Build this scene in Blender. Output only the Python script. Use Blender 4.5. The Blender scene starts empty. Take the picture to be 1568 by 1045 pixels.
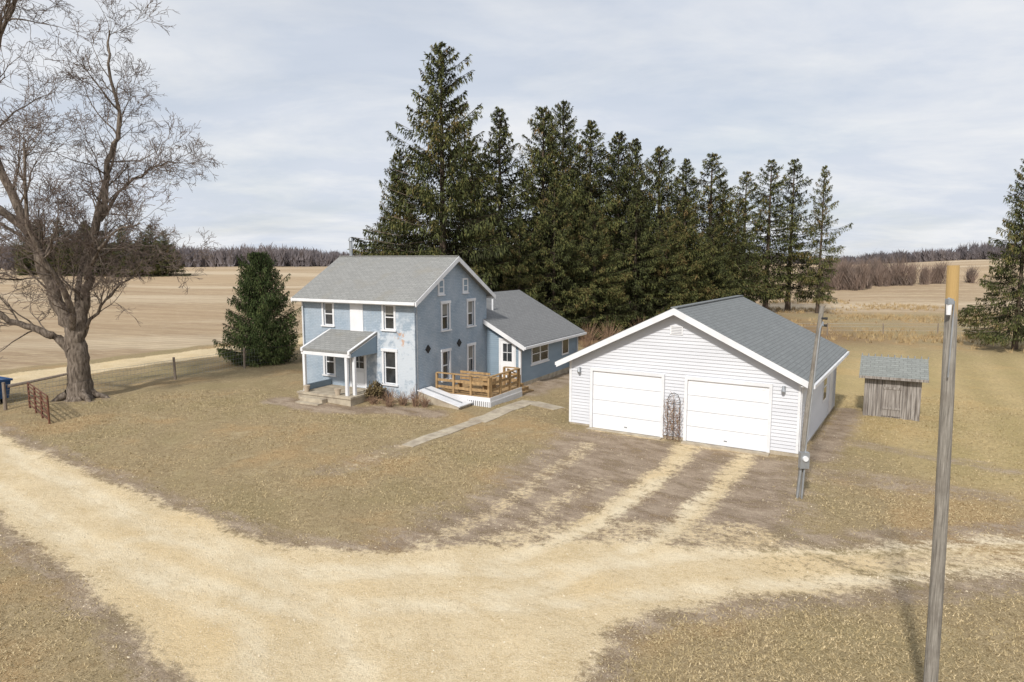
import bpy, math, random
import numpy as np
from mathutils import Vector, Matrix
random.seed(7)
S=bpy.context.scene
COL=S.collection
# ------------------------------------------------------------------ helpers
def sm(a,b,x):
    t=np.clip((x-a)/(b-a),0,1); return t*t*(3-2*t)
def h(x,y):
    x=np.asarray(x,float); y=np.asarray(y,float)
    m=.42*np.exp(-((x+8)**2+(y-35)**2)/72.)
    d=np.sqrt(x*x+y*y)
    w=sm(90,300,d)
    far=w*(1.5+1.0*np.sin(x*.009+2.4)+.6*np.sin(y*.011+x*.004))
    rt=sm(20,90,x)*sm(85,190,y)*(2.3+2.0*np.sin(x*.022-y*.014+.6))
    w2=sm(45,75,d)*(.15*np.sin(x*.09+1)*np.sin(y*.07))
    near=.03*np.sin(x*.9+.4)*np.sin(y*.7)+.02*np.sin(x*2.3+y*1.1)
    return m+far+rt+w2+near*sm(400,40,d)
def hz(x,y): return float(h(x,y))
class G:
    """small node-graph helper"""
    def __init__(s,name):
        s.m=bpy.data.materials.new(name); s.m.use_nodes=True
        s.t=s.m.node_tree; s.N=s.t.nodes; s.L=s.t.links
        s.b=s.N['Principled BSDF']
    def n(s,ty,ins=None,**pr):
        k=s.N.new(ty)
        for a,v in pr.items(): setattr(k,a,v)
        if ins:
            for a,v in ins.items(): s.set(k,a,v)
        return k
    def set(s,k,a,v):
        if isinstance(v,bpy.types.NodeSocket): s.L.new(v,k.inputs[a])
        else: k.inputs[a].default_value=v
    def noise(s,vec,scale,detail=5,rough=.55):
        return s.n('ShaderNodeTexNoise',{'Vector':vec,'Scale':scale,'Detail':detail,'Roughness':rough}).outputs['Fac']
    def math(s,op,a,b=0.,clamp=False):
        k=s.n('ShaderNodeMath',operation=op,use_clamp=clamp); s.set(k,0,a); s.set(k,1,b); return k.outputs[0]
    def mapr(s,v,a,b,c=0.,d=1.):
        k=s.n('ShaderNodeMapRange',{'Value':v,'From Min':a,'From Max':b,'To Min':c,'To Max':d}); return k.outputs[0]
    def mapping(s,vec,rot=(0,0,0),sc=(1,1,1)):
        return s.n('ShaderNodeMapping',{'Vector':s.n('ShaderNodeMapping',{'Vector':vec,'Rotation':rot}).outputs[0],'Scale':sc}).outputs[0]
    def mix(s,f,a,b,bt='MIX'):
        k=s.n('ShaderNodeMix',data_type='RGBA',blend_type=bt)
        s.set(k,0,f)
        for i,v in ((6,a),(7,b)):
            if isinstance(v,tuple): k.inputs[i].default_value=(v[0],v[1],v[2],1)
            else: s.L.new(v,k.inputs[i])
        return k.outputs[2]
    def ramp(s,f,stops):
        k=s.n('ShaderNodeValToRGB'); s.set(k,0,f); e=k.color_ramp.elements
        while len(e)<len(stops): e.new(.5)
        for el,(p,c) in zip(e,stops): el.position=p; el.color=(c[0],c[1],c[2],1)
        return k.outputs[0]
    def obj(s): return s.n('ShaderNodeTexCoord').outputs['Object']
    def bump(s,hgt,strength=.3,dist=.02):
        k=s.n('ShaderNodeBump',{'Height':hgt,'Strength':strength,'Distance':dist}); s.L.new(k.outputs[0],s.b.inputs['Normal'])
    def out(s,col=None,rough=.8,metal=0,spec=.3):
        if col is not None: s.set(s.b,'Base Color',col if not isinstance(col,tuple) else (col[0],col[1],col[2],1))
        s.set(s.b,'Roughness',rough); s.b.inputs['Metallic'].default_value=metal
        s.b.inputs['Specular IOR Level'].default_value=spec
        return s.m
def simple(name,c1,c2=None,scale=2.,rough=.7,bump=0,stretch=(1,1,1),metal=0,spec=.3,detail=5,lo=.35,hi=.65):
    g=G(name); o=g.obj()
    mp=g.n('ShaderNodeMapping',{'Vector':o,'Scale':stretch}).outputs[0]
    c2=c2 or tuple(k*.8 for k in c1)
    f=g.noise(mp,scale,detail)
    col=g.mix(g.mapr(f,lo,hi),c1,c2)
    if bump: g.bump(g.noise(mp,scale*6,3),bump,.01)
    return g.out(col,rough,metal,spec)
# ------------------------------------------------------------------ materials
def roofmat(name,axis,c1,c2,c3,moss=None):
    g=G(name); o=g.obj(); sp=g.n('ShaderNodeSeparateXYZ',{'Vector':o})
    z=g.math('MULTIPLY',sp.outputs['Z'],2.2)
    v=g.n('ShaderNodeCombineXYZ',{'X':sp.outputs[axis],'Y':z}).outputs[0]
    br=g.n('ShaderNodeTexBrick',{'Vector':v,'Color1':(*c1,1),'Color2':(*c2,1),'Mortar':(*c3,1),'Scale':1.,'Mortar Size':.014,'Brick Width':.32,'Row Height':.15,'Mortar Smooth':.3})
    n=g.noise(o,1.3,6); n2=g.noise(o,22,4)
    col=g.mix(g.mapr(n,.35,.7,0,.45),br.outputs['Color'],tuple(k*.72 for k in c1))
    col=g.mix(g.mapr(n2,.3,.75,0,.5),col,tuple(min(1,k*1.5) for k in c1))
    if moss: col=g.mix(g.mapr(g.noise(o,.8,7),.55,.7,0,.5),col,moss)
    g.bump(br.outputs['Fac'],.4,-.012)
    return g.out(col,.9)
M={}
M['roof_house']=roofmat('house_shingles','X',(.25,.25,.238),(.19,.19,.182),(.1,.1,.1),(.23,.215,.18))
M['roof_wing']=roofmat('wing_shingles','Y',(.185,.187,.188),(.145,.147,.148),(.07,.07,.07))
M['roof_garage']=roofmat('garage_shingles','Y',(.185,.196,.197),(.14,.149,.15),(.075,.08,.08))
M['roof_shed']=roofmat('shed_shingles','X',(.225,.235,.22),(.155,.162,.15),(.08,.08,.075),(.27,.27,.22))
M['white']=simple('white_paint',(.76,.76,.77),(.65,.655,.67),1.5,.5,.05)
M['door_white']=simple('garage_door_white',(.79,.795,.81),(.74,.745,.76),.6,.4)
M['siding_white']=simple('white_vinyl_siding',(.63,.64,.67),(.565,.575,.605),.8,.55,stretch=(.3,.3,2))
M['gap']=simple('panel_shadow_gap',(.3,.3,.32),None,4,.8)
M['siding_blue']=simple('blue_vinyl_siding',(.245,.315,.38),(.2,.265,.325),.9,.6,stretch=(.4,.4,2))
M['conc']=simple('concrete',(.47,.41,.31),(.31,.26,.2),3,.9,.3)
M['dark']=simple('dark_iron_and_shade',(.03,.03,.03),None,4,.5)  # ironwork, also near-black fill standing in for shade under deck and in shed
M['metal']=simple('galvanized_metal',(.42,.44,.46),(.33,.35,.37),5,.4,metal=.6)
M['rust']=simple('rusty_steel',(.16,.07,.04),(.09,.04,.03),6,.8,.2)
M['bluebin']=simple('blue_painted_steel',(.03,.09,.22),(.02,.06,.15),3,.5)
M['boards']=simple('weathered_boards',(.36,.33,.3),(.14,.12,.105),3,.9,.4,stretch=(6,6,.4))
M['deckwood']=simple('treated_deck_wood',(.42,.275,.13),(.25,.16,.08),3,.8,.2,stretch=(3,3,1))
M['postwood']=simple('fence_post_wood',(.28,.23,.18),(.15,.12,.1),4,.9,.4,stretch=(5,5,.6))
M['trunk']=simple('spruce_bark',(.16,.12,.09),(.08,.06,.045),5,.95,.5,stretch=(2,2,.6))
M['terra']=simple('terracotta_pot',(.5,.42,.32),(.4,.33,.25),5,.8)
M['black']=simple('black_vent',(.02,.02,.02),None,4,.6)
g=G('window_glass'); o=g.obj()
M['glass']=g.out(g.mix(g.mapr(g.noise(o,1.2,2),.4,.6),(.015,.018,.02),(.05,.055,.06)),.06,0,.6)
M['curtain']=simple('window_curtain',(.3,.29,.26),(.2,.19,.17),6,.9,stretch=(6,6,.3))
# painted brick
g=G('painted_blue_brick'); o=g.obj(); sp=g.n('ShaderNodeSeparateXYZ',{'Vector':o})
v=g.n('ShaderNodeCombineXYZ',{'X':g.math('ADD',sp.outputs['X'],sp.outputs['Y']),'Y':sp.outputs['Z']}).outputs[0]
br=g.n('ShaderNodeTexBrick',{'Vector':v,'Color1':(.34,.41,.48,1),'Color2':(.29,.355,.425,1),'Mortar':(.225,.28,.34,1),'Scale':1.,'Mortar Size':.008,'Brick Width':.22,'Row Height':.078})
col=g.mix(g.mapr(g.noise(o,1.1,7),.4,.7,0,.6),br.outputs['Color'],(.42,.47,.525))
col=g.mix(g.mapr(g.noise(o,9,5),.52,.72,0,.4),col,(.22,.27,.325))
col=g.mix(g.mapr(g.noise(g.mapping(o,(0,0,0),(3,3,.5)),1.6,5,.7),.55,.75,0,.35),col,(.32,.34,.35))
dist=g.n('ShaderNodeVectorMath',{0:o,1:(-.7,0,2.0)},operation='DISTANCE').outputs['Value']
front=g.mapr(sp.outputs['Y'],.02,.05,1,0)
near=g.math('MULTIPLY',g.mapr(dist,.5,3.4,.3,0),front)
pw=g.mapr(g.math('ADD',g.noise(o,2.2,7,.65),near),.62,.74,0,.85)
col=g.mix(pw,col,(.56,.6,.64))
dist2=g.n('ShaderNodeVectorMath',{0:o,1:(-.75,0,3.25)},operation='DISTANCE').outputs['Value']
nr2=g.mapr(dist2,.15,.8,.22,0)
po=g.mapr(g.math('ADD',g.noise(o,5,6,.65),nr2),.72,.77,0,.8)
col=g.mix(po,col,(.5,.3,.19))
g.bump(br.outputs['Fac'],.5,-.008)
M['brick']=g.out(col,.85)
g=G('utility_pole_wood'); o=g.obj()
mp=g.n('ShaderNodeMapping',{'Vector':o,'Scale':(12,12,.5)}).outputs[0]
n=g.noise(mp,4,8,.7)
col=g.ramp(n,[(.3,(.08,.07,.06)),(.48,(.23,.21,.18)),(.72,(.38,.35,.31))])
sp=g.n('ShaderNodeSeparateXYZ',{'Vector':o})
col=g.mix(g.mapr(g.noise(o,2.2,5),.48,.68,0,.55),col,(.13,.11,.09))
top=g.mapr(g.math('ADD',sp.outputs['Z'],g.math('MULTIPLY',g.noise(mp,2,3),.8)),6.6,6.8)
col=g.mix(top,col,(.38,.25,.1))
g.bump(n,.8,.02)
M['pole']=g.out(col,.9)
g=G('bare_tree_bark'); o=g.obj()
mp=g.n('ShaderNodeMapping',{'Vector':o,'Scale':(3,3,.6)}).outputs[0]
n=g.noise(mp,3.5,8,.7)
col=g.ramp(n,[(.36,(.05,.037,.028)),(.52,(.16,.128,.1)),(.7,(.3,.25,.205))])
g.bump(n,.9,.06)
M['bark']=g.out(col,.95)
M['twig']=simple('bare_tree_twigs',(.18,.14,.115),(.12,.09,.075),1.,.95,detail=2)
def needle(name,stops):
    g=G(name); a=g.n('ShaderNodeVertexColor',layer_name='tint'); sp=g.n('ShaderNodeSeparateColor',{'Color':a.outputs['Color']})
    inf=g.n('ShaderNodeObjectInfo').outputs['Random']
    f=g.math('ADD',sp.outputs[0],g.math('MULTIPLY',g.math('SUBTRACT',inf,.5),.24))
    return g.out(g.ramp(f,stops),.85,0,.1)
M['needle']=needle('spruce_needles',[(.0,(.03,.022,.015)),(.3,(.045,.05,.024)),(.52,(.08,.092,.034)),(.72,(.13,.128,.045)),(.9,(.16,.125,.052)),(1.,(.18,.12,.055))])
M['needle2']=needle('young_spruce_needles',[(.0,(.03,.037,.018)),(.35,(.055,.08,.03)),(.7,(.1,.13,.048)),(1.,(.15,.175,.065))])
M['woods']=simple('distant_bare_woods',(.18,.155,.155),(.105,.093,.1),.02,.95,detail=3)  # distance haze put into the colour, paler and bluer than near trees
M['thicket']=simple('bare_thicket_twigs',(.24,.175,.14),(.15,.115,.095),.3,.95,detail=3)
M['shrub']=simple('dry_shrub',(.17,.13,.06),(.1,.07,.035),6,.9)
M['stalk']=simple('dry_stalks',(.3,.2,.12),(.18,.11,.08),4,.9)
M['weed']=simple('dry_weeds',(.46,.34,.18),(.26,.18,.09),2,.95,detail=3)
# ------------------------------------------------------------------ mesh builder
class MB:
    def __init__(s): s.v=[];s.f=[];s.mi=[];s.mats=[]
    def m(s,k):
        if k not in s.mats: s.mats.append(k)
        return s.mats.index(k)
    def poly(s,pts,k):
        b=len(s.v); s.v+= [tuple(p) for p in pts]; s.f.append(tuple(range(b,b+len(pts)))); s.mi.append(s.m(k))
    def hexa(s,a,b,k):
        n=len(s.v); s.v+=[tuple(p) for p in a]+[tuple(p) for p in b]; i=s.m(k)
        for q in ((3,2,1,0),(4,5,6,7),(0,1,5,4),(1,2,6,5),(2,3,7,6),(3,0,4,7)):
            s.f.append(tuple(n+j for j in q)); s.mi.append(i)
    def box(s,x0,x1,y0,y1,z0,z1,k):
        s.hexa([(x0,y0,z0),(x1,y0,z0),(x1,y1,z0),(x0,y1,z0)],[(x0,y0,z1),(x1,y0,z1),(x1,y1,z1),(x0,y1,z1)],k)
    def beam(s,a,b,w,hh,k,up=(0,0,1)):
        a=Vector(a);b=Vector(b);d=(b-a).normalized();u=Vector(up)
        if abs(d.dot(u))>.95:u=Vector((1,0,0))
        sd=d.cross(u).normalized()*w/2; u2=sd.cross(d).normalized()*hh/2
        s.hexa([a-sd-u2,a+sd-u2,a+sd+u2,a-sd+u2],[b-sd-u2,b+sd-u2,b+sd+u2,b-sd+u2],k)
    def tube(s,pts,rad,n,k,cap=True):
        base=len(s.v);i=s.m(k);P=[Vector(p) for p in pts]
        ref=Vector((0,1,0)) if abs((P[-1]-P[0]).normalized().y)<.8 else Vector((1,0,0))
        for j,p in enumerate(P):
            d=(P[min(j+1,len(P)-1)]-P[max(j-1,0)]).normalized()
            a=d.cross(ref).normalized(); b=d.cross(a)
            for q in range(n):
                t=2*math.pi*q/n; s.v.append(tuple(p+(a*math.cos(t)+b*math.sin(t))*rad[j]))
        for j in range(len(P)-1):
            for q in range(n):
                s.f.append((base+j*n+q,base+j*n+(q+1)%n,base+(j+1)*n+(q+1)%n,base+(j+1)*n+q)); s.mi.append(i)
        if cap:
            s.f.append(tuple(base+(len(P)-1)*n+q for q in range(n))); s.mi.append(i)
    def obj(s,name,parent=None,smooth=False):
        me=bpy.data.meshes.new(name); me.from_pydata(s.v,[],s.f)
        for k in s.mats: me.materials.append(M[k])
        me.polygons.foreach_set('material_index',s.mi)
        if smooth: me.polygons.foreach_set('use_smooth',[True]*len(s.f))
        me.update(); o=bpy.data.objects.new(name,me); COL.objects.link(o)
        if parent: o.parent=parent
        return o
def npmesh(name,V,F,mats,col=None,layer='tint'):
    V=np.asarray(V,np.float32);F=np.asarray(F,np.int32)
    me=bpy.data.meshes.new(name); me.vertices.add(len(V)); me.vertices.foreach_set('co',V.ravel())
    k=F.shape[1]; me.loops.add(F.size); me.loops.foreach_set('vertex_index',F.ravel())
    me.polygons.add(len(F)); me.polygons.foreach_set('loop_start',np.arange(0,F.size,k,dtype=np.int32))
    me.polygons.foreach_set('loop_total',np.full(len(F),k,np.int32))
    for m in mats: me.materials.append(m)
    me.update(calc_edges=True)
    if col is not None:
        for ln,c in (col.items() if isinstance(col,dict) else {layer:col}.items()):
            a=me.color_attributes.new(ln,'FLOAT_COLOR','POINT'); a.data.foreach_set('color',np.asarray(c,np.float32).ravel())
    return me
def addobj(name,me,loc=(0,0,0),rot=0,sc=(1,1,1),parent=None):
    o=bpy.data.objects.new(name,me); COL.objects.link(o); o.location=loc; o.rotation_euler=(0,0,rot); o.scale=sc
    if parent:o.parent=parent
    return o
def empty(name,loc,rot=0):
    e=bpy.data.objects.new(name,None); COL.objects.link(e); e.location=loc; e.rotation_euler=(0,0,rot); return e
def plane(o,a,n):
    o=Vector(o);a=Vector(a);n=Vector(n)
    return lambda s,d,z: o+a*s+n*d+Vector((0,0,z))
def pbox(mb,P,a0,a1,d0,d1,z0,z1,k):
    mb.hexa([P(a0,d0,z0),P(a1,d0,z0),P(a1,d1,z0),P(a0,d1,z0)],[P(a0,d0,z1),P(a1,d0,z1),P(a1,d1,z1),P(a0,d1,z1)],k)
def wall(mb,P,w0,w1,z0,z1,ops,k,rev=.14):
    xs=sorted({w0,w1,*[o[0] for o in ops],*[o[1] for o in ops]}); zs=sorted({z0,z1,*[o[2] for o in ops],*[o[3] for o in ops]})
    for i in range(len(xs)-1):
        for j in range(len(zs)-1):
            cx=(xs[i]+xs[i+1])/2;cz=(zs[j]+zs[j+1])/2
            if any(o[0]<cx<o[1] and o[2]<cz<o[3] for o in ops): continue
            mb.poly([P(xs[i],0,zs[j]),P(xs[i+1],0,zs[j]),P(xs[i+1],0,zs[j+1]),P(xs[i],0,zs[j+1])],k)
    for a0,a1,b0,b1 in ops:
        for q in (((a0,b0),(a0,b1)),((a1,b0),(a1,b1)),((a0,b0),(a1,b0)),((a0,b1),(a1,b1))):
            (p,z),(p2,zz)=q
            mb.poly([P(p,0,z),P(p2,0,zz),P(p2,-rev,zz),P(p,-rev,z)],k)
def window(fr,gl,P,a0,a1,z0,z1,cas=.09,rec=.08,mid=True,vert=False,curtain=0):
    pbox(fr,P,a0-cas,a0,-.02,.03,z0,z1,'white'); pbox(fr,P,a1,a1+cas,-.02,.03,z0,z1,'white')
    pbox(fr,P,a0-cas-.03,a1+cas+.03,-.02,.05,z1,z1+cas*1.2,'white'); pbox(fr,P,a0-cas-.04,a1+cas+.04,-.02,.08,z0-.07,z0,'white')
    t=.05; d0,d1=-rec-.03,-rec+.02
    pbox(fr,P,a0,a0+t,d0,d1,z0,z1,'white'); pbox(fr,P,a1-t,a1,d0,d1,z0,z1,'white')
    pbox(fr,P,a0+t,a1-t,d0,d1,z0,z0+t,'white'); pbox(fr,P,a0+t,a1-t,d0,d1,z1-t,z1,'white')
    zm=(z0+z1)/2
    if mid: pbox(fr,P,a0+t,a1-t,d0,d1+.01,zm-.025,zm+.025,'white')
    gl.poly([P(a0+t,-rec-.01,z0+t),P(a1-t,-rec-.01,z0+t),P(a1-t,-rec-.01,z1-t),P(a0+t,-rec-.01,z1-t)],'glass')
    if curtain:
        pbox(gl,P,a0+t,a1-t,-rec-.009,-rec-.004,z1-t-(z1-z0)*curtain,z1-t,'curtain')
def laps(mb,P,z0,z1,prof,k,step=.115,pr=.026):
    z=z0
    while z<z1-.01:
        zt=min(z+step,z1); a0,a1=prof(z); b0,b1=prof(zt)
        if a1-a0<.02: break
        if b1<b0: b0=b1=(b0+b1)/2
        mb.poly([P(a0,pr,z),P(a1,pr,z),P(b1,.004,zt),P(b0,.004,zt)],k)
        mb.poly([P(a0,.002,z),P(a1,.002,z),P(a1,pr,z),P(a0,pr,z)],k)
        z=zt
# ------------------------------------------------------------------ ground
def axis(lo,hi,f0,f1,st,gr):
    a=[f0]
    while a[-1]<f1: a.append(a[-1]+st)
    s=st
    while a[-1]<hi: s*=gr; a.append(a[-1]+s)
    b=[];s=st;c=f0
    while c>lo: s*=gr; c-=s; b.append(c)
    return np.array(b[::-1]+a)
XS=axis(-2600,2600,-27,24,.15,1.05); YS=axis(-30,5000,8.5,40,.15,1.045)
X,Y=np.meshgrid(XS,YS); Z=h(X,Y)
def segd(px,py,pl):
    d=np.full(px.shape,1e9)
    for (x0,y0),(x1,y1) in zip(pl[:-1],pl[1:]):
        dx,dy=x1-x0,y1-y0; t=np.clip(((px-x0)*dx+(py-y0)*dy)/(dx*dx+dy*dy),0,1)
        d=np.minimum(d,np.hypot(px-x0-t*dx,py-y0-t*dy))
    return d
def inpoly(px,py,pl):
    c=np.zeros(px.shape,bool);n=len(pl)
    for i in range(n):
        x0,y0=pl[i];x1,y1=pl[(i+1)%n]
        if y0==y1: continue
        c^=((y0>py)!=(y1>py))&(px<(x1-x0)*(py-y0)/(y1-y0)+x0)
    return c
def sdist(px,py,pl):
    d=segd(px,py,pl+[pl[0]]); return np.where(inpoly(px,py,pl),-d,d)
main=[(-60,60),(-34,37.5),(-20.6,26.8),(-16,23.2),(-11.8,20.2),(-9,18.2),(-6.7,16.7),(-5.2,15.9),(-3.5,15.6),(-1.6,15.9),(.5,16.3),(2.2,16.4),(4.2,16.),(5.6,15.9),(7.7,16.2),(13.3,16.9),(26,19.5),(60,26),(60,22),(26,16.5),(11.2,14.3),(7,13.6),(4.5,13.4),(2.83,12.95),(1.83,12.1),(1.1,10.6),(.8,6),(1,-40),(-7,-40),(-5.5,0),(-4.6,8),(-5.25,10.6),(-7.3,12.4),(-10.2,14.9),(-14,18),(-21,24),(-34,34),(-60,54)]
farm=[(-48,8),(-38,25),(-29.7,39),(-21.7,52.2),(-10,71),(-2,92),(4,140),(20,260)]
tracks=[([(-2.6,15.4),(-1.5,17),(-.4,18.4),(.6,20.5),(1.6,22.6),(3,25.2)],.4,.46),
        ([(.8,16),(2.2,17.6),(3.3,19.2),(4.6,21.3),(5.9,23.4),(6.6,25.2)],.4,.76),
        ([(3.2,15.5),(4.6,17.6),(5.9,19.6),(7.2,21.7),(8.3,23.7)],.38,.74),
        ([(-.9,16),(.4,17.3),(1.3,19),(2.8,21)],.45,.38),
        ([(0,16.2),(2,17),(4.5,16.8),(6,16.6)],.9,.5),
        ([(3.8,27.4),(5.8,26.2)],.45,.75),([(7,25.1),(9.2,23.9)],.35,.55),
        ([(-5.6,22.3),(-4,24.6)],.2,.42)]
dirtp=[(-4.6,15.3),(-2.2,18.0),(-.6,20.6),(.3,23.2),(2,27),(3.3,27.6),(10.4,23.2),(9.2,20.6),(8.2,18.3),(7.4,16.4),(3,14.8)]
tread=[[(-60,57),(-34,36),(-17.5,22.7),(-10.5,17.2),(-5,14.1),(0,13.9),(5,14.8),(14,15.7),(28,18)],
       [(-17.5,22.5),(-10,16.6),(-4.4,12.8),(-2.8,9.5),(-2.2,0)],
       [(-9,15.8),(-4,13.6),(0,14.4),(3.2,17.2),(5.2,20.5)]]
def masks(x,y):
    rn=.07*np.sin(x*1.7+y*.8)+.05*np.sin(x*3.1-y*2.3)+.05*np.sin(y*4.1+x*.7)
    gv=sm(.6,-.6,sdist(x,y,main)+rn)
    right=sm(3,9,x)*sm(12.,13,y); gv=gv*(1-.48*right)
    for pl,w,s in tracks: gv=np.maximum(gv,s*sm(w+.5,w-.4,segd(x,y,pl)+rn*.5))
    gv=np.maximum(gv,sm(2.4,1.5,segd(x,y,farm)))
    dt=.8*sm(1.6,-1.2,sdist(x,y,dirtp)+rn)
    dt=np.maximum(dt,.66*sm(1.1,.1,np.abs(sdist(x,y,main)-.15)+rn*.6)*sm(400,60,y))
    dt=np.maximum(dt,.5*sm(1.6,.2,segd(x,y,[(-6,22),(-3.9,24.8)]))) 
    dt=np.maximum(dt,.85*sm(1.2,.1,segd(x,y,[(10.8,23.4),(15.6,31)])))
    dt=np.maximum(dt,.6*sm(1.8,.1,segd(x,y,[(9,22.5),(14,19.5)])))
    dt=np.maximum(dt,.5*sm(1.5,.1,segd(x,y,[(12.5,26),(16.5,22)])))
    dt=np.maximum(dt,.85*sm(1.3,.3,segd(x,y,[(-11,31.8),(-8,30),(-5.3,29.8),(-3.6,29.6)])))
    dt=np.maximum(dt,.75*sm(2.,.5,segd(x,y,[(.6,35),(4.5,42)])))
    dt=np.maximum(dt,.6*sm(2.4,.6,np.hypot(x+21.6,y-33.5)))
    for pl in ([(5,15.9),(14,16.4),(28,18.9)],[(4,14.9),(9,15.2),(14,15.4),(28,17.4)],[(3,13.6),(8,14.2),(14,14.8)]): dt=np.maximum(dt,.66*sm(.6,.05,segd(x,y,pl)+rn*.4))
    side=-(x+29.7)*.855+(y-39)*.519
    fl=sm(3,5,side)
    fl=np.maximum(fl,sm(84,110,y+.15*x+4*np.sin(x*.05))*sm(0,14,x)); fl=np.maximum(fl,sm(120,130,y))
    return gv,dt,fl
gv,dt,fl=masks(X,Y)
yellow_lawn=sm(11,16,X)*sm(17,21,Y)*sm(60,40,Y)  # yellower mown grass right of the garage
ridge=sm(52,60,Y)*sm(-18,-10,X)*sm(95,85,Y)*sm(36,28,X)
td=np.zeros_like(X)
for pl in tread: td=np.maximum(td,sm(.42,.08,np.abs(segd(X,Y,pl)-.78)))
V=np.stack([X.ravel(),Y.ravel(),(Z-(gv*.03+td*gv*.012)*sm(100,50,Y)).ravel()],1)
C=np.stack([gv.ravel(),dt.ravel(),fl.ravel(),np.ones(X.size)],1)
C2=np.stack([yellow_lawn.ravel(),ridge.ravel(),td.ravel(),np.ones(X.size)],1)
ny,nx=X.shape; I=np.arange(nx*ny).reshape(ny,nx)
F=np.stack([I[:-1,:-1],I[:-1,1:],I[1:,1:],I[1:,:-1]],-1).reshape(-1,4)
fg=gv.ravel()[F].max(1); cx=X.ravel()[F].mean(1); cy=Y.ravel()[F].mean(1)
g=G('ground_surface'); o=g.obj()
a=g.n('ShaderNodeVertexColor',layer_name='zones'); sp=g.n('ShaderNodeSeparateColor',{'Color':a.outputs['Color']})
a2=g.n('ShaderNodeVertexColor',layer_name='zones2'); sp2=g.n('ShaderNodeSeparateColor',{'Color':a2.outputs['Color']})
gvs,dts,fls=sp.outputs[0],sp.outputs[1],sp.outputs[2]
nL=g.noise(o,.2,5,.62); nM=g.noise(o,.8,7,.72); nS=g.noise(o,6,5,.75); nT=g.noise(o,34,3,.75)
nD=g.noise(g.mapping(o,(0,0,.66),(.55,1.1,1)),1.4,7,.75)
gr=g.mix(g.mapr(nS,.34,.66),(.205,.152,.08),(.43,.335,.19))
gr=g.mix(g.mapr(nM,.42,.58,0,.6),gr,(.28,.205,.11))
gr=g.mix(g.mapr(nM,.54,.66,0,.6),gr,(.52,.41,.25))
gr=g.mix(g.mapr(nL,.5,.6,0,.5),gr,(.25,.205,.095))
gr=g.mix(g.mapr(nL,.47,.38,0,.45),gr,(.45,.275,.12))
gr=g.mix(g.mapr(nT,.45,.75,0,.6),gr,(.6,.49,.32))
gr=g.mix(g.mapr(nT,.47,.3,0,.6),gr,(.09,.065,.035))
stripe=g.n('ShaderNodeTexWave',{'Vector':g.mapping(o,(0,0,.5)),'Scale':.13,'Distortion':1.5,'Detail':2.}).outputs['Fac']
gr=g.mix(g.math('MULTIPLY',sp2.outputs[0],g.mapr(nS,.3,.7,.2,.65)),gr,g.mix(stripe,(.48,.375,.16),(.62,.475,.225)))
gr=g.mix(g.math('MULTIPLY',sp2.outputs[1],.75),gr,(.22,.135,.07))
di=g.mix(g.mapr(nD,.4,.6),(.19,.135,.095),(.39,.305,.225)); di=g.mix(g.mapr(nT,.45,.75,0,.6),di,(.52,.43,.32)); di=g.mix(g.mapr(nT,.45,.3,0,.6),di,(.07,.052,.036))
gc=g.mix(g.mapr(nM,.38,.62),(.58,.44,.245),(.7,.565,.36)); gc=g.mix(g.mapr(nD,.42,.62,0,.4),gc,(.76,.63,.42)); gc=g.mix(g.mapr(nT,.45,.72,0,.55),gc,(.82,.72,.54)); gc=g.mix(g.mapr(nT,.46,.3,0,.6),gc,(.34,.26,.15))
gc=g.mix(g.mapr(nL,.5,.62,0,.45),gc,(.68,.5,.26)); gc=g.mix(g.mapr(nS,.48,.36,0,.45),gc,(.47,.35,.2))
gc=g.mix(g.math('MULTIPLY',sp2.outputs[2],g.mapr(nD,.35,.6,.1,.55)),gc,(.83,.74,.56))
# fields
mf=g.mapping(o,(0,0,.35),(.06,1,1))
nF=g.noise(mf,.45,7,.78); nF2=g.noise(g.mapping(o,(0,0,.1),(.25,1,1)),1.6,5,.8)
fc=g.mix(g.mapr(nF,.4,.6),(.31,.222,.14),(.54,.43,.285))
fc=g.mix(g.mapr(nF2,.42,.6,0,.8),fc,(.27,.19,.12)); fc=g.mix(g.mapr(nF2,.54,.68,0,.7),fc,(.66,.55,.395))
fc=g.mix(g.mapr(g.noise(o,.014,4,.6),.42,.58,0,.5),fc,(.45,.33,.205))
fc=g.mix(g.mapr(g.noise(g.mapping(o,(0,0,-.1),(.2,1,1)),.03,4,.6),.5,.6,0,.6),fc,(.6,.5,.36))
fur=g.n('ShaderNodeTexWave',{'Vector':g.mapping(o,(0,0,1.15)),'Scale':.22,'Distortion':2.5,'Detail':2.}).outputs['Fac']
fc=g.mix(g.mapr(fur,.55,.95,0,.3),fc,(.26,.185,.115))
mixf=g.mapr(g.math('ADD',fls,g.math('MULTIPLY',g.math('SUBTRACT',nM,.5),.9)),.35,.65)
mixd=g.mapr(g.math('ADD',dts,g.math('ADD',g.math('MULTIPLY',g.math('SUBTRACT',nD,.5),1.5),g.math('MULTIPLY',g.math('SUBTRACT',nS,.5),1.2))),.28,.78)
mg=g.math('ADD',g.math('MULTIPLY',g.math('SUBTRACT',nD,.5),1.2),g.math('MULTIPLY',g.math('SUBTRACT',nS,.5),1.6))
mixg=g.mapr(g.math('ADD',gvs,mg),.32,.68)
mixg=g.math('MULTIPLY',mixg,g.mapr(gvs,.02,.15))
c=g.mix(mixf,gr,fc); c=g.mix(g.math('MULTIPLY',mixd,g.mapr(dts,.03,.2)),c,di); c=g.mix(mixg,c,gc)
g.bump(g.math('ADD',nT,g.math('MULTIPLY',nS,1.5)),.8,.05)
GM=g.out(c,.95,0,.1)
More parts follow.
